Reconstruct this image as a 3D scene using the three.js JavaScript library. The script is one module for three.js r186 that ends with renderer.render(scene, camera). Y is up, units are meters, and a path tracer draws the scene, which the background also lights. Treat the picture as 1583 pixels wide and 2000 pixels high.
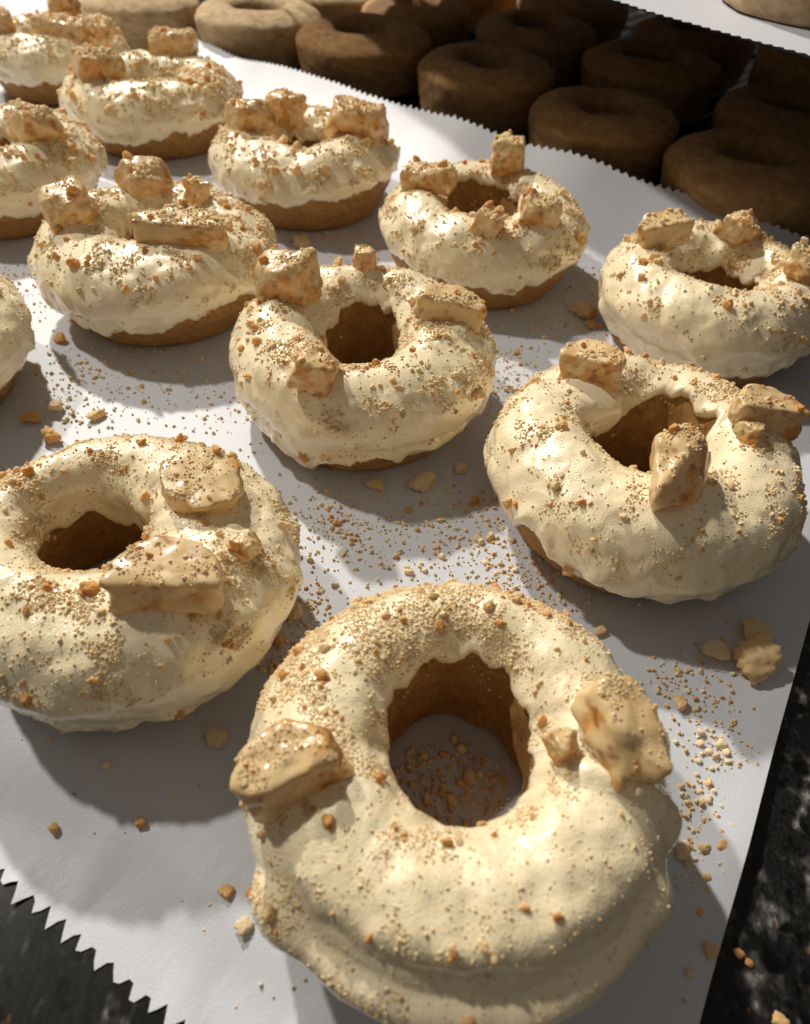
import * as THREE from 'three';
import { createNoise3D, createNoise2D } from 'simplex-noise';
import { mergeVertices, mergeGeometries } from 'three/addons/utils/BufferGeometryUtils.js';

// ---------- camera, room light, lamps, exposure ----------
const scene = new THREE.Scene();
const camera = new THREE.PerspectiveCamera(69.53, 810 / 1024, 0.01, 30);
{
  const pitch = 0.79488, roll = 0.07407, c = Math.cos(pitch), s = Math.sin(pitch), cr = Math.cos(roll), sr = Math.sin(roll);
  const right = new THREE.Vector3(cr, sr * c, -sr * s), up = new THREE.Vector3(-sr, cr * c, -cr * s), back = new THREE.Vector3(0, s, c);
  camera.position.set(0, 0.147, 0);
  camera.quaternion.setFromRotationMatrix(new THREE.Matrix4().makeBasis(right, up, back));
  camera.focus = 0.185;
  camera.userData.fStop = 19;
}
const renderer = new THREE.WebGLRenderer({ antialias: true });
renderer.toneMapping = THREE.LinearToneMapping;
renderer.toneMappingExposure = 1.3;
renderer.shadowMap.enabled = true;
scene.background = new THREE.Color().setRGB(0.114, 0.103, 0.090);      // dim kitchen around the counter
const LAMPS = [                                                      // two pendant bulbs behind and to the left, above the counter
  { at: [-0.88, 1.60, -1.77], cd: 12.6, r: 0.045 },
  { at: [-1.20, 1.60, -0.87], cd: 5.8, r: 0.05 },
];

// ---------- helpers ----------
function rng(seed) { let a = seed >>> 0; return () => { a = (a + 0x6d2b79f5) | 0; let t = Math.imul(a ^ (a >>> 15), 1 | a); t = (t + Math.imul(t ^ (t >>> 7), 61 | t)) ^ t; return ((t ^ (t >>> 14)) >>> 0) / 4294967296; }; }
const N3 = createNoise3D(rng(11)), N2 = createNoise2D(rng(12));
const fbm3 = (x, y, z, o = 4) => { let s = 0, a = 0.5; for (let i = 0; i < o; i++) { s += a * N3(x, y, z); x = x * 2.03 + 7.1; y = y * 2.03 + 3.3; z = z * 2.03 + 5.7; a *= 0.5; } return s; };
const fbm2 = (x, y, o = 4) => { let s = 0, a = 0.5; for (let i = 0; i < o; i++) { s += a * N2(x, y); x = x * 2.03 + 7.1; y = y * 2.03 + 3.3; a *= 0.5; } return s; };
const clamp = THREE.MathUtils.clamp, lerp = THREE.MathUtils.lerp, sstep = (a, b, x) => { const t = clamp((x - a) / (b - a), 0, 1); return t * t * (3 - 2 * t); };
const D2R = Math.PI / 180;
const taken = {};
const numbered = (n) => { taken[n] = (taken[n] ?? -1) + 1; return taken[n] ? n + '_' + String(taken[n]).padStart(3, '0') : n; };
function tag(o, label, category, group, kind) { if (label) o.userData.label = label; if (category) o.userData.category = category; if (group) o.userData.group = group; if (kind) o.userData.kind = kind; return o; }
function mesh(name, geo, mat, parent = scene) { const m = new THREE.Mesh(geo, mat); m.name = parent === scene ? numbered(name) : name; m.castShadow = m.receiveShadow = true; parent.add(m); return m; }
function thing(name, label, category, group) { const g = new THREE.Group(); g.name = numbered(name); scene.add(g); return tag(g, label, category, group); }
const rgb = (r, g, b) => new THREE.Color().setRGB(r, g, b);
function tex(size, f, srgb) {
  const d = new Uint8Array(size * size * 4);
  for (let y = 0; y < size; y++) for (let x = 0; x < size; x++) { const c = f(x / size, y / size), i = (y * size + x) * 4; d[i] = clamp(c[0], 0, 1) * 255; d[i + 1] = clamp(c[1], 0, 1) * 255; d[i + 2] = clamp(c[2], 0, 1) * 255; d[i + 3] = 255; }
  const t = new THREE.DataTexture(d, size, size); t.wrapS = t.wrapT = THREE.RepeatWrapping; t.magFilter = THREE.LinearFilter; if (srgb) t.colorSpace = THREE.SRGBColorSpace; t.needsUpdate = true; return t;
}
// tileable noise on a torus
const tile = (u, v, k, seed = 0) => { const a = u * 2 * Math.PI, b = v * 2 * Math.PI; return 0.6 * N3(Math.cos(a) * k + seed, Math.sin(a) * k, Math.cos(b) * k) + 0.6 * N3(Math.sin(b) * k + seed, Math.cos(a) * k + 9, Math.sin(a) * k + Math.cos(b) * k); };
// grid mesh from arrays
function gridGeo(nu, nv, pos, uv, col, wrapU) {
  const g = new THREE.BufferGeometry(), idx = [], cols = nu + (wrapU ? 0 : 1);
  for (let i = 0; i < nu; i++) for (let j = 0; j < nv; j++) {
    const a = i * (nv + 1) + j, b = ((i + 1) % cols) * (nv + 1) + j; idx.push(a, b, a + 1, b, b + 1, a + 1);
  }
  g.setAttribute('position', new THREE.Float32BufferAttribute(pos, 3));
  if (uv) g.setAttribute('uv', new THREE.Float32BufferAttribute(uv, 2));
  if (col) g.setAttribute('color', new THREE.Float32BufferAttribute(col, 3));
  g.setIndex(idx); g.computeVertexNormals(); return g;
}
function spline(pts) { // periodic smooth interpolation of [deg, value]
  const p = pts.slice().sort((a, b) => a[0] - b[0]), n = p.length;
  return (deg) => {
    deg = ((deg % 360) + 360) % 360;
    let i = n - 1; for (let k = 0; k < n; k++) if (deg >= p[k][0]) i = k;
    if (deg < p[0][0]) i = n - 1;
    const a = p[i], b = p[(i + 1) % n]; let span = b[0] - a[0]; if (span <= 0) span += 360; let t = deg - a[0]; if (t < 0) t += 360; t /= span;
    return lerp(a[1], b[1], t * t * (3 - 2 * t));
  };
}

// ---------- materials ----------
const poreBump = tex(256, (u, v) => { const a = 0.5 + 0.35 * tile(u, v, 6), b = tile(u, v, 14, 5); const h = a - Math.max(0, b - 0.35) * 0.9 + 0.12 * tile(u, v, 24, 2); return [h, h, h]; });
const icingBump = tex(256, (u, v) => { const h = 0.5 + 0.25 * tile(u, v, 4) + 0.15 * tile(u, v, 11, 3); return [h, h, h]; });
const M = {
  cake: new THREE.MeshPhysicalMaterial({ color: 0xffffff, vertexColors: true, roughness: 0.72, bumpMap: poreBump, bumpScale: 0.0006 }),
  icing: new THREE.MeshPhysicalMaterial({ color: 0xffffff, vertexColors: true, roughness: 0.3, bumpMap: icingBump, bumpScale: 0.00012, clearcoat: 0.9, clearcoatRoughness: 0.05 }),
  banana: new THREE.MeshPhysicalMaterial({ color: 0xffffff, vertexColors: true, roughness: 0.4, transmission: 0.22, thickness: 0.01, ior: 1.36, attenuationColor: rgb(0.95, 0.72, 0.38), attenuationDistance: 0.012, clearcoat: 0.5, clearcoatRoughness: 0.15 }),
  dust: new THREE.MeshPhysicalMaterial({ color: 0xffffff, roughness: 0.95, transmission: 0.2, thickness: 0 }),
  paper: new THREE.MeshPhysicalMaterial({ color: rgb(0.555, 0.57, 0.625), roughness: 0.5, bumpMap: tex(256, (u, v) => { const h = 0.5 + 0.3 * tile(u, v, 9) + 0.2 * tile(u, v, 20, 4); return [h, h, h]; }), bumpScale: 0.00006 }),
  wire: new THREE.MeshStandardMaterial({ color: rgb(0.012, 0.012, 0.016), roughness: 0.4, metalness: 0.3 }),
};
const CRUMB = [rgb(0.89, 0.66, 0.35), rgb(0.87, 0.56, 0.23), rgb(0.79, 0.44, 0.13), rgb(0.92, 0.76, 0.50)];
const DUST = [rgb(0.92, 0.72, 0.45), rgb(0.88, 0.61, 0.30), rgb(0.80, 0.48, 0.17), rgb(0.70, 0.36, 0.10)];
const crumbMat = CRUMB.map((c) => new THREE.MeshPhysicalMaterial({ color: c, roughness: 0.95, transmission: 0.4, thickness: 0 }));

// ---------- rounded lumps: crumbs and banana pieces ----------
function lump(planes, detail, noise, seed, pw = 9, dims = [1, 1, 1]) {     // planes: [nx, ny, nz, h]
  let g = new THREE.IcosahedronGeometry(1, detail); g.deleteAttribute('normal'); g.deleteAttribute('uv'); g = mergeVertices(g, 1e-5);
  const p = g.attributes.position, uv = new Float32Array(p.count * 2), v = new THREE.Vector3();
  for (let i = 0; i < p.count; i++) {
    v.fromBufferAttribute(p, i).normalize();
    let s = 0; for (const [a, b, c, h] of planes) { const d = (v.x * a + v.y * b + v.z * c) / h; if (d > 0) s += d ** pw; }
    let r = s ** (-1 / pw);
    const q = v.clone().multiplyScalar(r), k = noise.f ?? 2;
    r *= 1 + noise.a * fbm3(q.x * k * dims[0] + seed * 3.7, q.y * k * dims[1] + seed, q.z * k * dims[2], noise.o ?? 4);
    v.multiplyScalar(r); p.setXYZ(i, v.x, v.y, v.z); uv[2 * i] = v.x * 0.6 + v.y * 0.3; uv[2 * i + 1] = v.z * 0.6 - v.y * 0.4;
  }
  g.setAttribute('uv', new THREE.BufferAttribute(uv, 2)); g.computeVertexNormals(); return g;
}
const crumbGeos = [];
for (let k = 0; k < 10; k++) {
  const r = rng(100 + k), pl = [];
  for (let i = 0; i < 9; i++) { const y = 2 * r() - 1, a = r() * 6.283, q = Math.sqrt(1 - y * y); pl.push([q * Math.cos(a), y, q * Math.sin(a), 0.5 + 0.45 * r()]); }
  for (const s of [-1, 1]) pl.push([s, 0, 0, 0.9], [0, s, 0, 0.75], [0, 0, s, 0.9]);
  crumbGeos.push(lump(pl, 5, { a: 0.36, f: 2.4 }, k * 5.1, 7));
}
const grainGeo = lump([[1, 0, 0, 1], [-1, 0, 0, 0.9], [0, 1, 0, 0.8], [0, -1, 0, 0.9], [0, 0, 1, 1], [0, 0, -1, 0.8], [0.6, 0.6, 0.5, 0.7]], 1, { a: 0.5, f: 1.5 }, 3.3, 6);
function bananaGeo(w, h, d, seed, kind) {   // a chopped piece of banana, measured w by h by d
  const r = rng(seed * 77 + 5), pl = [[0, 1, 0.15 * (r() - 0.5), 1], [0.1 * (r() - 0.5), -1, 0, 1]];
  const skew = () => 0.25 * (r() - 0.5);
  if (kind === 'half') { for (let i = 0; i <= 6; i++) { const a = (i / 6) * Math.PI; pl.push([Math.cos(a), skew() * 0.5, -Math.sin(a), 1]); } pl.push([skew(), 0.15, 1, 0.75]); }
  else if (kind === 'disc') { for (let i = 0; i < 9; i++) { const a = (i / 9) * 2 * Math.PI; pl.push([Math.cos(a), skew() * 0.5, Math.sin(a), 0.9 + 0.12 * r()]); } }
  else if (kind === 'wedge') { pl.push([-0.9, 0.1, 0.4, 0.75], [0.75, 0.5, 0.3, 0.72], [0.2, 0.1, -1, 0.85], [0.35, -0.1, 0.9, 0.8], [-0.5, 0.2, -0.8, 0.9], [1, 0, -0.2, 0.95]); }
  else { pl.push([1, skew(), skew(), 0.95], [-1, skew(), skew(), 0.9], [skew(), skew(), 1, 0.9], [skew(), skew(), -1, 0.9], [0.7, 0.3, 0.6, 0.95], [-0.6, 0.5, 0.6, 0.95], [-0.7, -0.1, -0.7, 1.0]); }
  const big = Math.max(w, d), dims = [w / big, h / big, d / big];
  const g = lump(pl, 14, { a: 0.20, f: 1.1, o: 2 }, seed * 1.7, 10, dims), p = g.attributes.position, col = [];
  const skinA = r() * 6.28, K = 130;
  for (let i = 0; i < p.count; i++) {
    let x = p.getX(i), y = p.getY(i), z = p.getZ(i);
    const rim = Math.max(Math.abs(x), Math.abs(z)) - 0.5 * Math.max(0, y), X = x * w / 2, Y = y * h / 2, Z = z * d / 2;
    // flesh, with caramel-brown oxidised patches of ragged outline, mostly on the rind side
    const n = fbm3(X * K + seed * 9, Y * K, Z * K, 4), n2 = fbm3(X * 420 + seed, Y * 420, Z * 420 + 3, 3);
    const b = sstep(0.0, 0.34, n + 0.45 * (rim - 0.72) + 0.20 * Math.cos(Math.atan2(z, x) - skinA)), dk = sstep(0.36, 0.5, fbm3(X * 260 + seed, Y * 260 + 4, Z * 260, 3) + 0.22 * b);
    const f = 0.5 + 0.6 * n2;
    col.push(lerp(lerp(0.90, 0.83, f), 0.74, b) * (1 - 0.42 * dk), lerp(lerp(0.70, 0.57, f), 0.39, b) * (1 - 0.52 * dk), lerp(lerp(0.40, 0.27, f), 0.12, b) * (1 - 0.55 * dk));
    const k = 1 + 0.018 * n2 + (y > 0.6 ? 0.035 * fbm3(X * 600, Y * 600, Z * 600 + seed, 2) : 0); p.setXYZ(i, X * k, Y * k, Z * k);
  }
  g.setAttribute('color', new THREE.Float32BufferAttribute(col, 3));
  g.computeVertexNormals(); return g;
}

// ---------- donut body ----------
const makeProfile = (pts) => {    // [q, y/H] from the foot of the hole over the top to the foot outside; q 0 = hole wall, 1 = widest
  pts ??= [[0.07, 0.0], [0.015, 0.06], [0.0, 0.25], [-0.01, 0.48], [0.02, 0.66], [0.09, 0.80], [0.22, 0.91], [0.42, 0.955], [0.62, 0.925], [0.80, 0.845], [0.93, 0.735], [1.0, 0.61], [0.985, 0.5], [0.93, 0.36], [0.85, 0.21], [0.765, 0.07], [0.72, 0.015], [0.67, 0.0]];
  const c = new THREE.CatmullRomCurve3(pts.map(([q, y]) => new THREE.Vector3(q * 0.026, y * 0.032, 0)), false, 'centripetal');
  const P = c.getSpacedPoints(400).map((v) => [v.x / 0.026, v.y / 0.032]); return P;
};
const PROFILE = makeProfile();
const PLAIN = makeProfile([[0.07, 0], [0.015, 0.06], [0, 0.25], [-0.01, 0.5], [0.0, 0.70], [0.05, 0.84], [0.16, 0.925], [0.36, 0.96], [0.58, 0.935], [0.80, 0.87], [0.93, 0.805], [0.985, 0.75], [1.0, 0.70], [0.985, 0.62], [0.95, 0.45], [0.9, 0.25], [0.86, 0.07], [0.83, 0.015], [0.78, 0]]);
const prof = (s, PROFILE_ = PROFILE) => { const t = clamp(s, 0, 1) * 400, i = Math.min(399, Math.floor(t)), f = t - i; return [lerp(PROFILE_[i][0], PROFILE_[i + 1][0], f), lerp(PROFILE_[i][1], PROFILE_[i + 1][1], f)]; };
const S_TOP = PROFILE.reduce((b, p, i) => (p[1] > PROFILE[b][1] ? i : b), 0) / 400;
const sOut = (y) => { for (let i = 400; i >= 0; i--) if (PROFILE[i][1] >= y) return i / 400; return 1; };
const sIn = (y) => { for (let i = 0; i <= 400; i++) if (PROFILE[i][1] >= y) return i / 400; return 0; };

function body(o) {   // surface of the baked ring: P(theta in degrees, s)
  const { R, H, hole, seed } = o, [hx, hz, ox, oz] = hole;
  const rin = (a) => { const c = Math.cos(a), s = Math.sin(a), A = (c / hx) ** 2 + (s / hz) ** 2, B = -2 * (c * ox / hx ** 2 + s * oz / hz ** 2), C = (ox / hx) ** 2 + (oz / hz) ** 2 - 1; return (-B + Math.sqrt(B * B - 4 * A * C)) / (2 * A); };
  const at = (deg, s, v) => {
    const a = deg * D2R, [q, y] = prof(s, o.profile), ri = rin(a) * (1 + 0.03 * N2(Math.cos(a) * 1.5 + seed, Math.sin(a) * 1.5));
    const ro = R * (1 + (o.wobble ?? 0.012) * N2(Math.cos(a) * 1.2 + seed * 2, Math.sin(a) * 1.2 + 5)), rad = lerp(ri, ro, q);
    return v.set(rad * Math.cos(a), y * H * (1 + 0.025 * N2(Math.cos(a) + seed * 3, Math.sin(a))), rad * Math.sin(a));
  };
  const e = new THREE.Vector3(), f = new THREE.Vector3(), g = new THREE.Vector3(), h = new THREE.Vector3();
  const normal = (deg, s, n) => { at(deg + 0.5, s, e); at(deg - 0.5, s, f); at(deg, Math.min(1, s + 0.004), g); at(deg, Math.max(0, s - 0.004), h); return n.subVectors(e, f).cross(g.sub(h)).normalize(); };
  return { at, normal };
}
function cakeGeo(o, nu, nv, color) {
  const B = body(o), pos = [], uv = [], col = [], v = new THREE.Vector3(), n = new THREE.Vector3();
  for (let i = 0; i < nu; i++) for (let j = 0; j <= nv; j++) {
    const deg = (i / nu) * 360, s = j / nv; B.at(deg, s, v); B.normal(deg, s, n);
    const k = 1000 / 9, d = 0.0007 * fbm3(v.x * k + o.seed, v.y * k, v.z * k, 5) * (v.y < 0.0012 ? 0.2 : 1);
    v.addScaledVector(n, d); if (v.y < 0) v.y = 0;
    pos.push(v.x, v.y, v.z); uv.push((deg / 360) * 14, s * 6.5);
    const c = color(v, s); col.push(c[0], c[1], c[2]);
  }
  // underside
  const g = gridGeo(nu, nv, pos, uv, col, true);
  const idx = Array.from(g.index.array); for (let i = 0; i < nu; i++) { const a = i * (nv + 1), b = ((i + 1) % nu) * (nv + 1); idx.push(a, b + nv, b, a, a + nv, b + nv); }
  g.setIndex(idx); g.computeVertexNormals(); return g;
}
const crumbTone = (v, seed, lo, hi, dark) => { const n = fbm3(v.x * 120 + seed, v.y * 160, v.z * 120, 4), m = fbm3(v.x * 900, v.y * 900, v.z * 900 + seed, 2), t = clamp(0.5 + 0.9 * n, 0, 1), k = 1 + 0.35 * m; const d = sstep(0.25, 0.45, fbm3(v.x * 300 + 4, v.y * 500, v.z * 300 + seed, 3)); return [0, 1, 2].map((i) => lerp(lerp(lo[i], hi[i], t), dark[i], 0.55 * d) * k); };

function icingGrid(o, nu, nv) {
  const B = body(o), pos = new Float32Array(nu * (nv + 1) * 3), nor = new Float32Array(nu * (nv + 1) * 3), uv = [], col = [], v = new THREE.Vector3(), n = new THREE.Vector3();
  const edge = spline(o.edge), inner = spline(o.inner ?? [[0, 0.66], [180, 0.66]]);
  const R = o.R, arc = 0.078;
  for (let i = 0; i < nu; i++) {
    const deg = (i / nu) * 360, a = deg * D2R, ca = Math.cos(a), sa = Math.sin(a);
    let ye = edge(deg) + 0.05 * N2(ca * 3 + o.seed, sa * 3) + 0.028 * N2(ca * 8 + o.seed, sa * 8 + 3) + 0.012 * N2(ca * 20, sa * 20 + o.seed);
    const s1 = sOut(clamp(ye, 0.02, 0.75)), s0 = sIn(clamp(inner(deg) + 0.06 * N2(ca * 2.5 + o.seed + 8, sa * 2.5) + 0.008 * N2(ca * 9, sa * 9 + o.seed), 0.2, 0.9));
    for (let j = 0; j <= nv; j++) {
      const w = j / nv, wv = w + 0.06 * Math.sin(2 * Math.PI * w) * -1, s = lerp(s0, s1, clamp(wv, 0, 1));
      B.at(deg, s, v); B.normal(deg, s, n);
      const de = (s1 - s) * arc, di = (s - s0) * arc;                     // metres to the two edges
      const lip = 0.0014 + 0.0009 * N2(ca * 4 + o.seed * 3, sa * 4);
      let T = 0.0015 + 0.0012 * Math.exp(-((de - 0.0028) ** 2) / (2 * 0.0016 ** 2)) * (1 + N2(ca * 3 + o.seed * 5, sa * 3)) * 0.7 + 0.0007 * Math.exp(-((di - 0.002) ** 2) / (2 * 0.0015 ** 2));
      const k = 1000 / 14; T += (o.rough ?? 1) * lerp(0.25, 1, sstep(0.002, 0.010, di)) * (0.0013 * fbm3(v.x * k + o.seed, v.y * k * 1.3, v.z * k, 2) + 0.00022 * fbm3(v.x * 300, v.y * 300, v.z * 300 + o.seed, 2));
      for (const f of o.folds ?? []) {                                     // spread marks left in the icing: ridges and grooves along a run of degrees
        let dd = deg - f.from; dd = ((dd % 360) + 360) % 360; if (dd > f.span) continue;
        const t = dd / f.span, c = lerp(f.y0, f.y1, t) + 0.02 * N2(t * 4, f.y0 * 50 + o.seed), sc = f.top ? c : sOut(c), ds = (s - sc) * arc;
        T += f.h * Math.sin(Math.PI * t) ** 0.6 * Math.exp(-(ds * ds) / (2 * f.w * f.w));
      }
      for (const b of o.blobs ?? []) {                                     // pushed-up blobs: [degrees, s, half width deg, half width m, height]
        let dd = ((deg - b[0] + 540) % 360) - 180; T += b[4] * Math.exp(-(dd * dd) / (2 * b[2] * b[2]) - (((s - b[1]) * arc) ** 2) / (2 * b[3] * b[3]));
      }
      const ends = Math.min(de / lip, di / lip, 1), round = Math.sqrt(Math.max(0, 1 - (1 - ends) ** 2));
      T = Math.max(0.0006, T) * round - 0.0005 * (1 - round);
      v.addScaledVector(n, T); if (v.y < 0.0004) v.y = 0.0004;
      const q = (i * (nv + 1) + j) * 3; pos[q] = v.x; pos[q + 1] = v.y; pos[q + 2] = v.z;
      uv.push((deg / 360) * 12, s * 5);
      const m = 0.5 + 0.5 * fbm3(v.x * 90 + o.seed, v.y * 90, v.z * 90 + 7, 3), th = sstep(0.28, 0.42, fbm3(v.x * 210 + o.seed, v.y * 210 + 7, v.z * 210, 3));
      col.push(lerp(0.94, 0.90, m) - 0.03 * th, lerp(0.815, 0.76, m) - 0.04 * th, lerp(0.585, 0.49, m) - 0.03 * th);
    }
  }
  const g = gridGeo(nu, nv, pos, uv, col, true);
  return g;
}
// area-weighted scatter over a geometry; keep(pos, normal) gives the chance of a grain staying
function scatter(g, count, r, keep, out, mat4) {
  const p = g.attributes.position, ix = g.index.array, n = ix.length / 3, cum = new Float32Array(n), A = new THREE.Vector3(), Bv = new THREE.Vector3(), C = new THREE.Vector3(), e1 = new THREE.Vector3(), e2 = new THREE.Vector3();
  let t = 0; const get = (k, v) => { v.fromBufferAttribute(p, ix[k]); if (mat4) v.applyMatrix4(mat4); };
  for (let i = 0; i < n; i++) { get(3 * i, A); get(3 * i + 1, Bv); get(3 * i + 2, C); t += e1.subVectors(Bv, A).cross(e2.subVectors(C, A)).length(); cum[i] = t; }
  for (let k = 0, tries = 0; k < count && tries < count * 12; tries++) {
    const x = r() * t; let lo = 0, hi = n - 1; while (lo < hi) { const m = (lo + hi) >> 1; if (cum[m] < x) lo = m + 1; else hi = m; }
    get(3 * lo, A); get(3 * lo + 1, Bv); get(3 * lo + 2, C);
    let a = r(), b = r(); if (a + b > 1) { a = 1 - a; b = 1 - b; }
    const nrm = new THREE.Vector3().crossVectors(e1.subVectors(Bv, A), e2.subVectors(C, A)).normalize(), pos = A.clone().addScaledVector(e1, a).addScaledVector(e2, b);
    if (r() < keep(pos, nrm)) { out.push({ pos, nrm, k: r() }); k++; }
  }
}
function grains(name, list, size, r, parent, tones = [0.70, 0.93, 0.985]) {
  const im = new THREE.InstancedMesh(grainGeo, M.dust, list.length), m = new THREE.Matrix4(), q = new THREE.Quaternion(), s = new THREE.Vector3(), c = new THREE.Color();
  list.forEach((g, i) => {
    q.setFromEuler(new THREE.Euler(r() * 6.28, r() * 6.28, r() * 6.28));
    const z = size * (0.5 + 0.7 * r() ** 2 + (r() < 0.07 ? 1.1 * r() : 0)) * (g.s ?? 1); s.set(z * (0.7 + 0.6 * r()), z * (0.7 + 0.4 * r()), z * (0.7 + 0.6 * r()));
    m.compose(g.pos.clone().addScaledVector(g.nrm, z * 0.25), q, s); im.setMatrixAt(i, m);
    const t = r(), k = 0.88 + 0.24 * r(), b = t < tones[0] ? DUST[0] : t < tones[1] ? DUST[1] : t < tones[2] ? DUST[2] : DUST[3];
    im.setColorAt(i, c.setRGB(Math.min(0.9, b.r * k), b.g * k, b.b * k));
  });
  im.name = parent === scene ? numbered(name) : name; im.castShadow = im.receiveShadow = true; im.userData.kind = 'stuff'; parent.add(im); return im;
}

// ---------- setting: counter, parchment, cooling racks ----------
const COUNTER = -0.003;
{
  const map = tex(2048, (u, v) => {
    const w = 0.25 * tile(u, v, 3, 1), a = 0.8 * tile(u + 0.05 * w, v + 0.04 * w, 5, 2) + 0.7 * tile(u, v, 11, 6) + 0.3 * tile(u, v, 19, 8), f = tile(u, v, 42, 3);
    const gry = sstep(0.05, 0.75, a), pale = sstep(0.75, 1.15, a + 0.25 * f), blk = sstep(0.25, 0.7, tile(u, v, 7, 21) + 0.5 * tile(u, v, 17, 22)), rust = sstep(0.95, 1.2, tile(u, v, 11, 31) + 0.5 * tile(u, v, 30, 33));
    let k = 0.09 + 0.20 * gry + 0.20 * pale + 0.05 * f; k *= 1 - 0.85 * blk;
    return [k * 1.0 + 0.20 * rust, k * 0.975 + 0.09 * rust, k * 0.965 + 0.03 * rust];
  }, true);
  const m = new THREE.MeshPhysicalMaterial({ map, roughness: 0.28, specularIntensity: 0.5 });
  const g = new THREE.BoxGeometry(2.6, 0.03, 1.9), uv = g.attributes.uv, p = g.attributes.position;
  for (let i = 0; i < uv.count; i++) uv.setXY(i, (p.getX(i) + p.getY(i)) / 0.26 + 0.31, p.getZ(i) / 0.26 + 0.47);
  const c = mesh('countertop', g, m); c.position.set(0, COUNTER - 0.015, -0.55); tag(c, null, null, null, 'structure');
}
const PITCH = 0.0041;
const paperY = (x, z) => -0.0004 - 0.0026 * sstep(0, 0.018, Math.max(0, 0.021 - (0.477 * (x - 0.0346) - 0.879 * (z - 0.011))));   // the sheet sinks to the counter along its near edge
const saw = (t) => { const f = t / PITCH - Math.floor(t / PITCH); return 1 - 2 * Math.abs(f - 0.5); };
{ // the sheet that the iced donuts stand on: straight right edge, toothed edges near and far
  const O = [0.0346, 0.011], E1 = [-0.879, -0.477], L = 0.615, nu = 600, nv = 90;
  const far = [[0.1990, 0.012, -0.2910], [0.1376, 0.017, -0.3214], [0.0681, 0.021, -0.3605], [-0.0133, 0.021, -0.4176], [-0.1344, 0.013, -0.5217], [-0.2218, 0.008, -0.6048], [-0.36, 0.006, -0.73]];
  const fc = new THREE.CatmullRomCurve3(far.map((p) => new THREE.Vector3(...p)), false, 'centripetal');
  const pos = [], uv = [];
  for (let i = 0; i <= nu; i++) {
    const t = (i / nu) * L, F = fc.getPointAt(i / nu), farLen = fc.getLength() * (i / nu);
    const tn = 0.0034 * saw(t + 0.0006 * N2(t * 90, 3)) * (1 + 0.25 * N2(t * 300, 1)), tf = 0.0021 * saw(farLen) * (1 + 0.2 * N2(t * 300, 8));
    let nx = O[0] + E1[0] * t, nz = O[1] + E1[1] * t;
    const dx = F.x - nx, dz = F.z - nz, len = Math.hypot(dx, dz), ux = dx / len, uz = dz / len;
    for (let j = 0; j <= nv; j++) {
      const f = j / nv, b = f < 0.12 ? f * 0.5 : f > 0.88 ? 1 - (1 - f) * 0.5 : lerp(0.06, 0.94, (f - 0.12) / 0.76);   // finer rows towards the edges
      const d = lerp(-tn, len + tf, b), x = nx + ux * d, z = nz + uz * d;
      const dn = Math.max(0, 0.021 - d), dfar = Math.max(0, d - (len - 0.055)) / 0.055;
      let y = -0.0026 * sstep(0, 0.018, dn) + dfar * dfar * F.y;
      y += 0.00025 * N2(x * 40, z * 40) * (dn > 0 ? 1 : 0.4) + 0.0009 * sstep(0, 0.02, dn) * Math.max(0, N2(x * 55 + 3, z * 20)) + 0.0012 * sstep(0.012, 0, t) * (0.6 + 0.6 * N2(z * 22, 4));
      y += 0.0022 * sstep(0.2, 1, dfar) * N2(t * 14, 9) - 0.0004;
      pos.push(x, Math.max(y, COUNTER + 0.0003), z); uv.push(x / 0.03, z / 0.03);
    }
  }
  const m = mesh('parchment_sheet', gridGeo(nu, nv, pos, uv, null, false), M.paper);
  tag(m, 'large white parchment sheet with toothed edges under the iced donuts', 'parchment paper', 'parchment sheets');
}
// cooling racks
const bar = (name, a, b, r, parent) => {
  const A = new THREE.Vector3(...a), B = new THREE.Vector3(...b), m = mesh(name, BAR, M.wire, parent), d = B.clone().sub(A), l = d.length();
  m.position.copy(A).addScaledVector(d, 0.5); m.quaternion.setFromUnitVectors(new THREE.Vector3(0, 1, 0), d.normalize()); m.scale.set(r, l, r); return m;
};
const BAR = new THREE.CylinderGeometry(1, 1, 1, 10);
{
  const g = thing('cooling_rack', 'low black wire cooling rack carrying the plain donuts', 'cooling rack'), N0 = [-0.255, -0.575], u = [0.80, 0.60], v = [0.60, -0.80], LU = 0.66, LV = 0.5;
  const P = (a, b, y) => [N0[0] + u[0] * a + v[0] * b, y, N0[1] + u[1] * a + v[1] * b], y = -0.0012;
  bar('frame_bar', P(0, 0, y), P(LU, 0, y), 0.0017, g); bar('frame_bar', P(0, LV, y), P(LU, LV, y), 0.0017, g); bar('frame_bar', P(0, 0, y), P(0, LV, y), 0.0017, g); bar('frame_bar', P(LU, 0, y), P(LU, LV, y), 0.0017, g);
  for (let a = 0.014; a < LU - 0.006; a += 0.014) bar('wire', P(a, 0, y + 0.0009), P(a, LV, y + 0.0009), 0.0009, g);
  for (const b of [0.12, 0.25, 0.38]) bar('crossbar', P(0, b, y - 0.0006), P(LU, b, y - 0.0006), 0.0011, g);
}
const SHELF = 0.087, E0 = [0.0673, -0.3381], SU = [0.652, 0.758], SV = [0.758, -0.652];
const onShelf = (a, b, y = SHELF) => [E0[0] + SU[0] * a + SV[0] * b, y, E0[1] + SU[1] * a + SV[1] * b];
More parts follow.
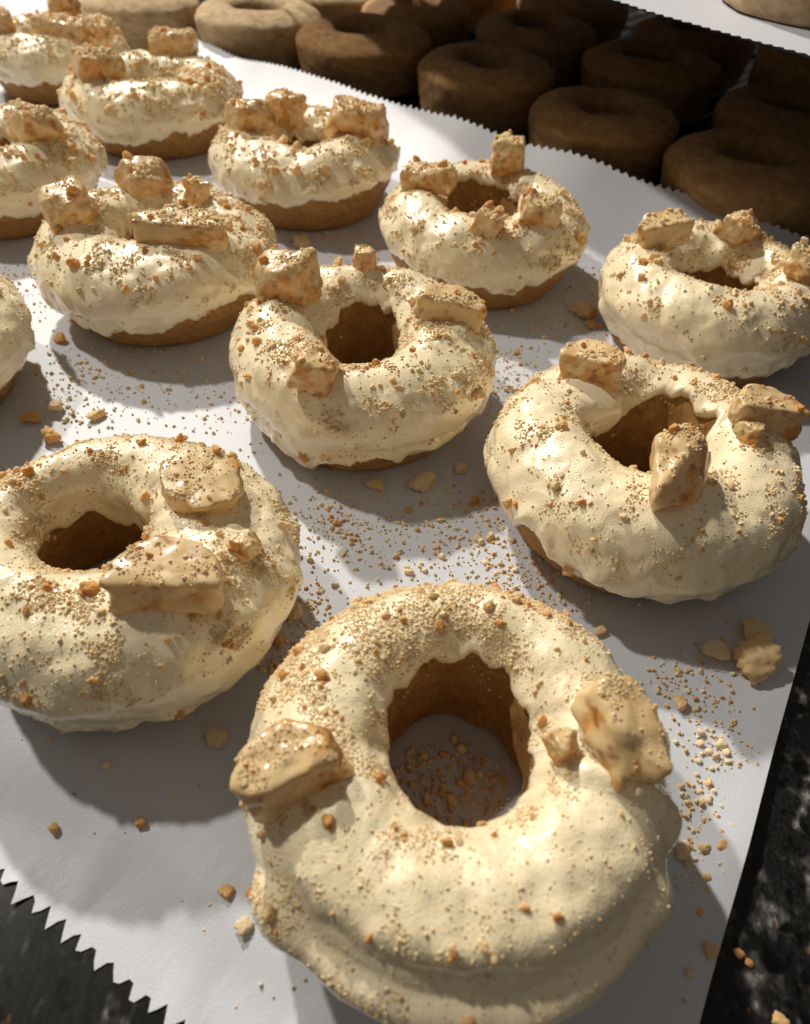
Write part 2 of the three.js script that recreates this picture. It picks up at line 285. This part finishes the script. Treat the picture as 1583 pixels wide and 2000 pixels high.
{
  const g = thing('raised_cooling_rack', 'raised black wire rack holding the upper parchment sheet', 'cooling rack'), a0 = -0.62, a1 = 0.27, b0 = 0.018, b1 = 0.42, y = SHELF - 0.0032;
  for (const b of [b0, b1]) bar('frame_bar', onShelf(a0, b, y), onShelf(a1, b, y), 0.002, g);
  for (const a of [a0, a1]) bar('frame_bar', onShelf(a, b0, y), onShelf(a, b1, y), 0.002, g);
  for (let a = -0.28; a < a1 - 0.01; a += 0.02) bar('wire', onShelf(a, b0, y + 0.0014), onShelf(a, b1, y + 0.0014), 0.0011, g);
  for (const a of [a0, a1]) for (const b of [b0, b1]) bar('leg', onShelf(a, b, COUNTER), onShelf(a, b, y), 0.0022, g);
  const nu = 900, nv = 30, pos = [], uv = [];
  for (let i = 0; i <= nu; i++) for (let j = 0; j <= nv; j++) {
    const t = lerp(-0.305, a1 + 0.02, i / nu), d = lerp(-0.0022 * saw(t) * (1 + 0.2 * N2(t * 250, 4)), 0.44, (j / nv) ** 1.6), p = onShelf(t, d);
    pos.push(p[0], SHELF + 0.0006 * N2(t * 12, d * 12), p[2]); uv.push(p[0] / 0.03, p[2] / 0.03);
  }
  tag(mesh('parchment_sheet', gridGeo(nu, nv, pos, uv, null, false), M.paper), 'bright white parchment sheet with toothed edge on the raised rack', 'parchment paper', 'parchment sheets');
}
// lamps of the kitchen, above the frame
LAMPS.forEach((l, i) => {
  const g = thing('pendant_lamp', i ? 'nearer glowing round pendant bulb above the counter' : 'farther glowing round pendant bulb above the counter', 'lamp', 'pendant lamps');
  g.position.set(...l.at);
  const glow = new THREE.MeshStandardMaterial({ color: rgb(0.9, 0.88, 0.82), emissive: rgb(1, 0.93, 0.8), emissiveIntensity: 6 });
  mesh('bulb', new THREE.SphereGeometry(l.r, 32, 20), glow, g);
  const cap = mesh('cap', new THREE.CylinderGeometry(0.018, 0.026, 0.05, 20), M.wire, g); cap.position.y = l.r + 0.02;
  const cord = mesh('cord', new THREE.CylinderGeometry(0.003, 0.003, 0.7, 8), M.wire, g); cord.position.y = l.r + 0.39;
  const p = new THREE.PointLight(rgb(1, 0.945, 0.835), l.cd, 0, 2); p.castShadow = true; p.shadow.radius = l.r / 0.02; p.shadow.camera.near = 0.1; p.shadow.camera.far = 5; p.name = 'bulb_light'; g.add(p);
});

// ---------- plain donuts on the rack ----------
const TAN = [[0.40, 0.20, 0.072], [0.56, 0.325, 0.135], [0.25, 0.105, 0.03]], BASE = [[0.44, 0.205, 0.048], [0.58, 0.315, 0.10], [0.30, 0.125, 0.026]], LIT_TAN = [[0.50, 0.33, 0.17], [0.66, 0.48, 0.27], [0.30, 0.16, 0.06]];  // last palette is the first one lightened, lamplight worked into the colour
{
  const V = [0, 1, 2].map((k) => { const o = { R: 0.0405, H: 0.0325, hole: [0.0145, 0.0155, 0.0005 * (k - 1), 0], seed: 40 + k * 3.3, wobble: 0.02, profile: PLAIN }; return cakeGeo(o, 96, 60, (v) => crumbTone(v, o.seed, ...TAN)); });
  const PV = (() => { const o = { R: 0.0405, H: 0.0325, hole: [0.0145, 0.0155, 0, 0], seed: 61, wobble: 0.02, profile: PLAIN }; return cakeGeo(o, 96, 60, (v) => crumbTone(v, o.seed, ...LIT_TAN)); })();
  const list = [
    ['P1', -0.119, -0.564, 0.0414, 'plain lit donut toned paler by its light, with the brightest whole top, behind the far paper edge'],
    ['P2', -0.047, -0.528, 0.0420, 'plain donut half in light, beside the toothed paper edge, right of the brightest one'],
    ['P3', 0.028, -0.478, 0.0395, 'plain shaded brown donut at the paper edge, behind the gap between two iced donuts'],
    ['P4', 0.086, -0.411, 0.0375, 'plain shaded brown donut at the paper edge, second from the right frame edge'],
    ['P5', 0.146, -0.355, 0.0387, 'nearest and largest plain donut at the right frame edge, behind the far right iced donut'],
    ['P6', 0.063, -0.573, 0.0402, 'plain dark donut in the second row, directly behind the shaded one by the paper'],
    ['P7', 0.129, -0.515, 0.0415, 'wide plain dark donut in the middle of the second row'],
    ['P8', 0.190, -0.438, 0.0391, 'plain dark donut of the second row cut by the right frame edge'],
    ['P9', 0.172, -0.592, 0.0404, 'plain dark donut of the back row just below the raised paper edge'],
    ['P10', 0.226, -0.516, 0.0380, 'plain donut tilted on its side under the raised paper at right'],
    ['P11', 0.097, -0.661, 0.0413, 'plain dark donut at the top frame edge beside the raised paper corner'],
    ['P12', -0.018, -0.605, 0.0381, 'plain donut in the second row between the half lit one and the top frame edge'],
    ['P13', -0.078, -0.648, 0.0395, 'plain lit donut cut by the top frame edge, behind the brightest one'],
    ['P14', -0.200, -0.575, 0.0380, 'plain lit donut at the far left end of the rack beyond the paper'],
    ['P15', 0.020, -0.708, 0.0395, 'plain donut barely showing at the top frame edge, furthest row'],
  ];
  list.forEach(([id, x, z, R, label], i) => {
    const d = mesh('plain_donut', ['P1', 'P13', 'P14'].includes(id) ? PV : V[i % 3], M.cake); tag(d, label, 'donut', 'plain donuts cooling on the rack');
    d.position.set(x, 0.0007, z); d.rotation.y = i * 1.9; d.scale.set(R / 0.0405, id === 'P5' ? 1.05 : 1, R / 0.0405);
    if (id === 'P10') { d.rotation.set(0.30, 1.1, -0.28); d.position.y = 0.011; }
  });
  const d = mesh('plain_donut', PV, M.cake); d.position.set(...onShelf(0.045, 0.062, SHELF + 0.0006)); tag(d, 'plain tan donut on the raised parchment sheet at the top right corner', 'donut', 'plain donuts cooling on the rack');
}

// ---------- iced donuts ----------
const iR = (s) => 0.041 * s - 0.0016;
const DONUTS = [
  { id: 'A', x: 0.0129, z: -0.0620, R: iR(0.955), H: 0.032, hole: [0.0143, 0.0168, 0.0003, -0.0026], seed: 1.3, nu: 420, nv: 130, crumbs: 90, dust: 15000, cs: [0.0007, 0.0017], lean: [-0.9, -1.2],
    edge: [[0, 0.16], [30, 0.08], [60, 0.05], [95, 0.04], [135, 0.08], [165, 0.20], [200, 0.3], [270, 0.4], [330, 0.3]], inner: [[0, 0.64], [90, 0.72], [180, 0.68], [270, 0.74]], rough: 0.8,
    folds: [{ from: 25, span: 130, y0: 0.76, y1: 0.72, h: -0.0022, w: 0.0021 }, { from: 20, span: 140, y0: 0.62, y1: 0.55, h: 0.0024, w: 0.0026 }, { from: 30, span: 110, y0: 0.40, y1: 0.42, h: -0.0016, w: 0.0020 }, { from: 45, span: 95, y0: 0.86, y1: 0.84, h: 0.0010, w: 0.0024 }],
    blobs: [[4, 0.60, 4, 0.010, -0.0022], [14, 0.60, 4, 0.012, 0.0012], [24, 0.62, 4, 0.012, -0.0020], [33, 0.74, 4, 0.008, 0.0018], [350, 0.66, 5, 0.012, 0.0010], [150, 0.70, 6, 0.005, -0.0026], [138, 0.76, 7, 0.004, 0.0020], [160, 0.60, 7, 0.004, -0.0012]],
    label: 'large front iced donut with round open hole at bottom of the photo' },
  { id: 'B', x: -0.0600, z: -0.1030, R: iR(0.915), H: 0.032, hole: [0.0135, 0.0132, -0.0078, -0.0040], seed: 2.1, nu: 320, nv: 100, crumbs: 80, dust: 11000, cs: [0.0008, 0.0021], lean: [-0.3, 0.1],
    edge: [[0, 0.50], [30, 0.42], [60, 0.25], [90, 0.12], [130, 0.06], [180, 0.2], [270, 0.4]], inner: [[0, 0.62], [90, 0.72], [200, 0.6], [270, 0.45]],
    blobs: [[275, 0.32, 22, 0.004, 0.0026], [335, 0.35, 14, 0.004, 0.0028]], folds: [{ from: 55, span: 90, y0: 0.45, y1: 0.42, h: -0.0011, w: 0.0028 }],
    label: 'iced donut at left edge with two flat banana slices and an oval hole' },
  { id: 'C', x: 0.0620, z: -0.1505, R: iR(0.9983), H: 0.032, hole: [0.0158, 0.0152, 0.0, -0.0028], seed: 3.7, nu: 320, nv: 100, crumbs: 70, dust: 5500, cs: [0.0009, 0.0022], lean: [0.3, -0.6],
    edge: [[0, 0.14], [40, 0.10], [70, 0.20], [85, 0.26], [100, 0.30], [112, 0.42], [124, 0.34], [140, 0.50], [152, 0.34], [175, 0.40], [220, 0.4], [300, 0.4]], inner: [[0, 0.62], [180, 0.70], [235, 0.62], [300, 0.84], [340, 0.86]],
    blobs: [[232, 0.33, 17, 0.0045, 0.0062], [75, 0.62, 22, 0.006, 0.0014], [45, 0.75, 12, 0.005, 0.0012]], folds: [{ from: 60, span: 70, y0: 0.42, y1: 0.52, h: 0.0012, w: 0.0028 }, { from: 20, span: 110, y0: 0.6, y1: 0.66, h: -0.0008, w: 0.0022 }],
    label: 'iced donut at right with an upright banana wedge in front of its hole' },
  { id: 'D', x: -0.0163, z: -0.1923, R: iR(0.9946), H: 0.032, hole: [0.0124, 0.0196, -0.0002, -0.001], seed: 4.9, nu: 300, nv: 96, crumbs: 60, dust: 6500, cs: [0.001, 0.0024], lean: [0.1, 0.0],
    edge: [[0, 0.34], [40, 0.28], [75, 0.24], [92, 0.25], [101, 0.20], [109, 0.03], [116, 0.04], [124, 0.22], [150, 0.28], [180, 0.3], [270, 0.45]], inner: [[0, 0.6], [90, 0.66], [180, 0.62], [270, 0.72]],
    folds: [{ from: 28, span: 75, y0: 0.44, y1: 0.36, h: -0.0022, w: 0.0006 }, { from: 118, span: 60, y0: 0.44, y1: 0.52, h: -0.0014, w: 0.0014 }], blobs: [[112, 0.84, 6, 0.005, 0.0018], [205, 0.42, 14, 0.006, -0.0016], [70, 0.5, 24, 0.006, -0.0014]],
    label: 'iced donut in the middle with a long hole and a toasted crumb on its drip' },
  { id: 'E', x: -0.0948, z: -0.2465, R: iR(1.0303), H: 0.032, hole: [0.0120, 0.0125, -0.001, -0.001], seed: 5.5, nu: 280, nv: 90, crumbs: 50, dust: 5000, cs: [0.0012, 0.0028], lean: [0.5, -0.2],
    edge: [[0, 0.52], [40, 0.5], [60, 0.42], [85, 0.27], [110, 0.24], [140, 0.28], [165, 0.46], [200, 0.5], [270, 0.5]], inner: [[0, 0.66], [180, 0.66]], blobs: [[200, 0.42, 14, 0.006, 0.0022], [140, 0.5, 12, 0.005, -0.0018], [55, 0.6, 14, 0.006, 0.001]],
    label: 'iced donut with four banana pieces nearly covering its hole, left of the middle one' },
  { id: 'F', x: -0.0571, z: -0.3435, R: iR(1.0218), H: 0.032, hole: [0.0138, 0.0140, 0, 0], seed: 6.2, nu: 240, nv: 80, crumbs: 40, dust: 3600, cs: [0.0015, 0.0032], lean: [0.3, 0],
    edge: [[0, 0.58], [30, 0.56], [60, 0.50], [80, 0.50], [95, 0.42], [115, 0.36], [140, 0.38], [165, 0.30], [200, 0.4], [270, 0.5]], folds: [{ from: 30, span: 60, y0: 0.66, y1: 0.6, h: 0.0012, w: 0.002 }],
    label: 'iced donut with tall browned side and jagged icing, middle of the far row' },
  { id: 'G', x: 0.0225, z: -0.2878, R: iR(0.9939), H: 0.032, hole: [0.0160, 0.0172, -0.0015, -0.002], seed: 7.8, nu: 260, nv: 84, crumbs: 45, dust: 4600, cs: [0.0013, 0.0028], lean: [0.6, 0],
    edge: [[0, 0.5], [40, 0.46], [70, 0.38], [95, 0.36], [130, 0.45], [160, 0.52], [270, 0.5]], inner: [[0, 0.7], [180, 0.74], [270, 0.84]],
    label: 'iced donut with four banana cubes around an open hole, by the toothed far edge' },
  { id: 'H', x: 0.1032, z: -0.2461, R: iR(0.960), H: 0.032, hole: [0.0158, 0.0158, 0.0005, -0.001], seed: 8.4, nu: 260, nv: 84, crumbs: 45, dust: 4200, cs: [0.0012, 0.0026], lean: [0.6, -0.2],
    edge: [[0, 0.4], [40, 0.36], [75, 0.3], [92, 0.30], [102, 0.12], [125, 0.12], [150, 0.2], [180, 0.32], [270, 0.5]], inner: [[0, 0.62], [90, 0.7], [270, 0.6]], blobs: [[105, 0.8, 7, 0.008, 0.0016], [285, 0.33, 7, 0.003, 0.003]], folds: [{ from: 110, span: 34, y0: 0.46, y1: 0.5, h: -0.0024, w: 0.0008 }],
    label: 'iced donut cut by the right frame edge, smooth icing and a round hole' },
  { id: 'I', x: -0.1450, z: -0.4105, R: iR(1.0883), H: 0.032, hole: [0.0150, 0.0148, 0.0, 0.0], seed: 9.1, nu: 220, nv: 76, crumbs: 34, dust: 3200, cs: [0.0018, 0.0034], lean: [0.7, 0],
    edge: [[0, 0.5], [50, 0.42], [90, 0.3], [130, 0.3], [170, 0.42], [270, 0.5]], blobs: [[95, 0.7, 16, 0.005, -0.001]],
    label: 'iced donut in the far row with two upright banana chunks and shadowed hole' },
  { id: 'J', x: -0.1828, z: -0.3149, R: iR(1.0364), H: 0.032, hole: [0.0145, 0.0145, 0, 0], seed: 10.6, nu: 220, nv: 76, crumbs: 34, dust: 3200, cs: [0.0016, 0.003], lean: [0.4, -0.3],
    edge: [[0, 0.42], [50, 0.34], [90, 0.38], [180, 0.4], [270, 0.5]],
    label: 'iced donut cut by the left frame edge above the four banana one' },
  { id: 'K', x: -0.2188, z: -0.4730, R: iR(0.969), H: 0.032, hole: [0.0145, 0.0145, 0, 0], seed: 11.2, nu: 200, nv: 70, crumbs: 26, dust: 2600, cs: [0.002, 0.0036], lean: [0.2, -0.3],
    edge: [[0, 0.42], [60, 0.36], [120, 0.36], [270, 0.5]],
    label: 'iced donut in the top left corner heaped with banana chunks' },
  { id: 'L', x: -0.1598, z: -0.1832, R: iR(1.0), H: 0.032, hole: [0.0145, 0.0145, 0, 0], seed: 12.9, nu: 240, nv: 80, crumbs: 30, dust: 3000, cs: [0.001, 0.0022], lean: [0.1, -0.3],
    edge: [[0, 0.30], [30, 0.34], [60, 0.4], [180, 0.4], [270, 0.4]],
    label: 'smooth iced donut barely entering the left frame edge, halfway down' },
];
// banana pieces: donut, x, z from its centre, width, height, depth, kind, yaw, tilt about x, tilt about z (degrees), sink
const CH = [
  ['A', -0.0285, 0.0095, 0.0165, 0.0085, 0.0125, 'half', 28, 6, 16], ['A', 0.0262, -0.0005, 0.0115, 0.0085, 0.0190, 'block', 32, 12, -20], ['A', 0.0165, 0.0016, 0.0058, 0.0050, 0.0055, 'wedge', 0, 0, 0],
  ['B', 0.0158, -0.0121, 0.0180, 0.0062, 0.0180, 'disc', 10, 4, -6], ['B', 0.0150, 0.0150, 0.0205, 0.0070, 0.0150, 'half', 12, 8, -2], ['B', 0.0280, 0.0035, 0.0066, 0.0050, 0.0060, 'wedge', 40, 0, 0],
  ['C', -0.0143, -0.0197, 0.0160, 0.0075, 0.0125, 'half', -25, 8, 6], ['C', -0.0008, 0.0225, 0.0135, 0.0135, 0.0225, 'wedge', -22, 22, 12], ['C', 0.0275, -0.0045, 0.0190, 0.0085, 0.0120, 'half', 10, 10, -10], ['C', 0.0222, 0.0034, 0.0080, 0.0050, 0.0060, 'wedge', 120, 0, 0],
  ['D', -0.0250, -0.0100, 0.0190, 0.0125, 0.0140, 'block', -8, 4, 10], ['D', 0.0253, -0.0040, 0.0205, 0.0080, 0.0120, 'half', -6, 6, -8], ['D', -0.0095, 0.0300, 0.0150, 0.0090, 0.0125, 'wedge', 60, 14, 4], ['D', -0.0025, -0.0290, 0.0075, 0.0068, 0.0070, 'disc', 0, 0, 0],
  ['E', 0.0150, 0.0140, 0.0290, 0.0090, 0.0150, 'half', 4, 6, -3], ['E', -0.0080, -0.0225, 0.0195, 0.0095, 0.0155, 'wedge', 20, 12, -8], ['E', -0.0260, 0.0060, 0.0170, 0.0100, 0.0140, 'block', 38, 10, 12], ['E', 0.0125, -0.0165, 0.0110, 0.0085, 0.0100, 'wedge', 80, 0, 0],
  ['F', -0.0215, 0.0055, 0.0220, 0.0125, 0.0130, 'wedge', 6, 6, 4], ['F', -0.0106, -0.0140, 0.0205, 0.0120, 0.0120, 'block', -12, 4, 0], ['F', 0.0235, 0.0030, 0.0260, 0.0140, 0.0150, 'block', -6, 6, -6],
  ['G', -0.0235, -0.0010, 0.0220, 0.0085, 0.0120, 'block', -5, 5, 5], ['G', 0.0082, -0.0250, 0.0150, 0.0140, 0.0120, 'block', 14, 2, -4], ['G', 0.0000, 0.0305, 0.0115, 0.0090, 0.0110, 'wedge', 35, 10, 0], ['G', 0.0185, 0.0210, 0.0165, 0.0080, 0.0105, 'block', 8, 6, -6],
  ['H', -0.0205, -0.0105, 0.0195, 0.0085, 0.0130, 'half', 20, 6, 8], ['H', 0.0105, -0.0200, 0.0150, 0.0085, 0.0120, 'wedge', 10, 6, 0], ['H', 0.0260, 0.0060, 0.0160, 0.0080, 0.0130, 'block', 30, 6, -10],
  ['I', -0.0180, 0.0180, 0.0270, 0.0135, 0.0150, 'wedge', 0, 4, 4], ['I', 0.0050, -0.0290, 0.0250, 0.0115, 0.0130, 'block', 0, 0, -2],
  ['J', 0.0235, 0.0050, 0.0210, 0.0120, 0.0160, 'wedge', 20, 8, -4],
  ['K', 0.0120, 0.0150, 0.0270, 0.0095, 0.0150, 'half', -4, 6, -4], ['K', 0.0000, -0.0240, 0.0180, 0.0145, 0.0130, 'block', 10, 0, 0], ['K', 0.0310, 0.0130, 0.0200, 0.0100, 0.0130, 'block', 15, 4, -12], ['K', -0.0200, 0.0180, 0.0170, 0.0100, 0.0120, 'half', 10, 4, 4],
];
for (const o of DONUTS) {
  const r = rng(Math.round(o.seed * 1000)), t = thing('iced_donut', o.label, 'donut', 'iced donuts with banana and crumbs');
  t.position.set(o.x, 0.0003, o.z);
  const cg = cakeGeo(o, Math.round(o.nu * 0.6), 64, (v) => crumbTone(v, o.seed, ...BASE)); mesh('cake', cg, M.cake, t);
  const ig = icingGrid(o, o.nu, o.nv); mesh('icing', ig, M.icing, t);
  const p = ig.attributes.position, list = [], big = [];
  const height = (x, z) => { let y = 0; for (let i = 0; i < p.count; i++) { const dx = p.getX(i) - x, dz = p.getZ(i) - z; if (dx * dx + dz * dz < 6e-6 && p.getY(i) > y) y = p.getY(i); } return y || o.H * 0.9; };
  const patch = (q) => sstep(-0.05, 0.34, fbm3(q.x * 80 + o.seed * 5, q.y * 80, q.z * 80, 3) + 0.26 * (q.x * o.lean[0] + q.z * o.lean[1]) / o.R);
  const dusty = (q, n) => { const up = sstep(0.1, 0.75, n.y); return up * (0.05 + 0.95 * patch(q) ** 1.5) + (1 - up) * 0.03 * patch(q); };
  scatter(ig, o.dust, r, dusty, list);
  scatter(ig, Math.round(o.crumbs * 1.35), r, (q, n) => (0.12 + 0.88 * patch(q)) * sstep(0.15, 0.7, n.y) + 0.02, big);
  scatter(cg, 260, r, (q) => (Math.hypot(q.x - o.hole[2], q.z - o.hole[3]) < 0.0185 && q.y > 0.012 ? sstep(0.011, 0.02, q.y) * patch(q) : 0), list);   // crumbs clinging inside the hole
  CH.filter((c) => c[0] === o.id).forEach(([, x, z, w, h, d, kind, yaw, tx, tz], k) => {
    const g = bananaGeo(w, h, d, o.seed + k * 1.37, kind), b = mesh('banana_chunk', g, M.banana, t);
    b.position.set(x, height(x, z) + h * 0.30, z); b.rotation.set(tx * D2R, yaw * D2R, tz * D2R, 'YXZ'); b.updateMatrix();
    scatter(g, Math.round(w * d * 1.0e6 * (0.3 + 1.3 * r())), r, (q, n) => sstep(0.6, 0.95, n.y) * (0.1 + 0.9 * patch(q)), list, b.matrix);
    if (w > 0.009) scatter(g, 3, r, (q, n) => sstep(0.5, 0.9, n.y), big, b.matrix);
  });
  const far = Math.hypot(o.x, o.z + 0.0); const gs = 0.0002 + 0.00042 * clamp((far - 0.08) / 0.4, 0, 1);
  grains('crumb_dust', list, gs, r, t);
  for (const c of big) {
    const m = mesh('cookie_crumb', crumbGeos[Math.floor(r() * 10)], crumbMat[r() < 0.25 ? 3 : r() < 0.35 ? 0 : r() < 0.6 ? 1 : 2], t), s = lerp(o.cs[0], o.cs[1], r() ** 2.2) * 0.7;
    m.position.copy(c.pos).addScaledVector(c.nrm, s * 0.35); m.rotation.set(r() * 6.28, r() * 6.28, r() * 6.28); m.scale.set(s * (0.8 + 0.5 * r()), s * (0.7 + 0.4 * r()), s * (0.8 + 0.5 * r()));
  }
  if (o.id === 'D') { const m = mesh('cookie_crumb', crumbGeos[3], crumbMat[2], t); m.position.set(-0.0128, 0.0085, 0.0372); m.rotation.set(0.2, 0.4, 0.25); m.scale.set(0.0024, 0.0042, 0.0016); m.userData.label = 'toasted orange crumb stuck to the icing drip'; }
}

// ---------- crumbs lying on the parchment ----------
{
  const r = rng(555), L = [
    [-0.1157, -0.1722, 0.0059, 2, 'amber crumb on parchment by the left frame edge, lowest of three'], [-0.1109, -0.1779, 0.0057, 3, 'pale crumb standing behind the amber one near the left frame edge'], [-0.0975, -0.1752, 0.0053, 0, 'tan crumb right of the pale one, above the left iced donut'], [-0.1065, -0.1640, 0.0060, 1, 'golden crumb touching the back of the left iced donut'],
    [0.0041, -0.1560, 0.0066, 3, 'biggest pale crumb in front of the middle iced donut'], [-0.0091, -0.1540, 0.0042, 0, 'small crumb left of the biggest one in front of the middle donut'], [0.0150, -0.1640, 0.0040, 3, 'small crumb right of the biggest one in front of the middle donut'],
    [-0.0514, -0.2985, 0.0070, 3, 'pale crumb lying before the donut with the tall browned side'], [0.0640, -0.2590, 0.0080, 0, 'tan crumb between the two iced donuts at right'], [0.0881, -0.1103, 0.0077, 3, 'round pale crumb in the shadow of the right iced donut'], [0.0768, -0.1050, 0.0069, 3, 'thin pale crumb left of the large flake near the right edge'], [0.0857, -0.1010, 0.0115, 0, 'largest flat crumb flake, in shadow near the right paper edge'],
    [0.0246, -0.1180, 0.0042, 2, 'orange crumb standing just behind the front iced donut'], [-0.0276, -0.0985, 0.0040, 1, 'golden crumb between the front and the left iced donut'], [-0.0360, -0.0730, 0.0040, 3, 'pale crumb in the shadow below the left iced donut'], [0.0606, -0.0397, 0.0026, 0, 'crumb hanging at the right paper edge beside the front donut'],
    [-0.0276, -0.0439, 0.0026, 1, 'golden crumb left of the front donut'], [-0.0225, -0.0440, 0.0026, 2, 'dark crumb touching the front donut at lower left'], [-0.0230, -0.0384, 0.0026, 3, 'white sliver on the paper at lower left of the front donut'], [-0.0247, -0.1067, 0.0044, 3, 'pale crumb above the gap between front and left donuts'], [0.0658, -0.0899, 0.0037, 0, 'tan crumb right of the front donut below the flake'],
    [0.0590, -0.0563, 0.0026, 3, 'pale crumb close to the right side of the front donut'], [0.0676, -0.0585, 0.0026, 1, 'golden crumb near the right paper edge'], [0.0635, -0.0578, 0.0026, 0, 'tan crumb midway between front donut and right paper edge'], [-0.0039, -0.1100, 0.0080, 3, 'pale banana bit peeping over the back of the front donut'], [-0.0468, -0.0545, 0.0022, 2, 'small brown crumb at the shadow tip below the left donut'], [-0.0632, -0.0529, 0.0022, 1, 'small golden crumb near the left toothed edge'],
    [0.0499, -0.1080, 0.0031, 0, 'small crumb between the front and right iced donuts'], [0.0656, -0.2500, 0.0039, 1, 'golden crumb beside the far right iced donut'], [-0.1230, -0.2150, 0.0046, 1, 'golden crumb left of the donut with four banana pieces'], [-0.0037, -0.3950, 0.0070, 2, 'brown crumb behind the donut with banana cubes'],
  ];
  const CR = [[0.0669, -0.0403, 0.0017, 2, 'orange speck of crumb on the dark granite at lower right'], [0.0684, -0.0388, 0.0014, 2, 'second orange speck on the dark granite at lower right'], [0.0719, -0.0301, 0.0028, 1, 'tan crumb on the granite in the bottom right corner']];
  const put = ([x, z, s, c, label], y, i) => {
    const m = mesh('cookie_crumb', crumbGeos[(i * 3) % 10], crumbMat[c]); s *= 0.56;
    m.scale.set(s * (0.85 + 0.4 * r()), s * (0.55 + 0.25 * r()), s * (0.8 + 0.3 * r())); m.rotation.y = r() * 6.28; m.position.set(x, y + m.scale.y * 0.62, z);
    tag(m, label, 'crumb', 'loose crumbs on the paper and counter');
  };
  L.forEach((c, i) => put(c, paperY(c[0], c[1]) + 0.0002, i)); CR.forEach((c, i) => put(c, COUNTER, i + 4));
  put([0.1125, -0.3390, 0.0034, 1, 'lone crumb on the raised parchment sheet'], SHELF, 2);
  // fine scatter
  const cl = [[-0.072, -0.190, 0.015], [-0.089, -0.208, 0.014], [-0.117, -0.199, 0.014], [-0.104, -0.181, 0.011], [0.016, -0.136, 0.014], [0.006, -0.130, 0.014], [0.023, -0.143, 0.011], [-0.021, -0.140, 0.008], [-0.012, -0.133, 0.010], [0.072, -0.081, 0.006], [0.066, -0.064, 0.005], [0.065, -0.054, 0.005], [0.068, -0.281, 0.013], [0.054, -0.248, 0.012], [0.030, -0.224, 0.009], [0.033, -0.206, 0.009], [-0.022, -0.110, 0.006], [-0.025, -0.094, 0.005], [0.029, -0.123, 0.008], [0.070, -0.096, 0.007], [0.040, -0.124, 0.011], [-0.047, -0.308, 0.013], [-0.151, -0.248, 0.012]];
  const list = [], up = new THREE.Vector3(0, 1, 0), gauss = () => r() + r() + r() - 1.5;
  const free = (x, z) => { for (const o of DONUTS) if (Math.hypot(x - o.x, z - o.z) < o.R * 0.78) return false; const dx = x - 0.0346, dz = z - 0.011; return -0.879 * dx - 0.477 * dz > 0.002 && 0.477 * dx - 0.879 * dz > 0.004 && 0.477 * dx - 0.879 * dz < 0.29; };
  const add = (x, z, s) => { if (free(x, z)) list.push({ pos: new THREE.Vector3(x, paperY(x, z) + 0.0001, z), nrm: up, s }); };
  for (const [x, z, w] of cl) for (let i = 0; i < 130; i++) add(x + gauss() * w * 1.5, z + gauss() * w * 1.5, 0.6 + 0.9 * r() ** 3);
  for (const o of DONUTS) for (let i = 0; i < 110; i++) { const a = r() * 6.283, q = o.R * (0.85 + 0.6 * r() ** 2); add(o.x + q * Math.cos(a), o.z + q * Math.sin(a), 0.5 + 0.8 * r() ** 3); }
  for (const o of DONUTS) for (let i = 0; i < 420; i++) { const a = r() * 6.283, q = Math.sqrt(r()) * 0.0125; list.push({ pos: new THREE.Vector3(o.x + o.hole[2] + q * Math.cos(a), -0.0002, o.z + o.hole[3] + q * Math.sin(a)), nrm: up, s: 0.6 + 0.9 * r() ** 2 }); }
  for (let i = 0; i < 900; i++) add(-0.2 + 0.32 * r(), -0.4 + 0.42 * r(), 0.5 + 0.7 * r() ** 3);
  const im = grains('crumb_scatter', list, 0.00052, r, scene, [0.55, 0.8, 0.92]);
  tag(im, 'fine cookie crumbs scattered over the parchment between the donuts', 'crumbs', null, 'stuff');
}


renderer.render(scene, camera);
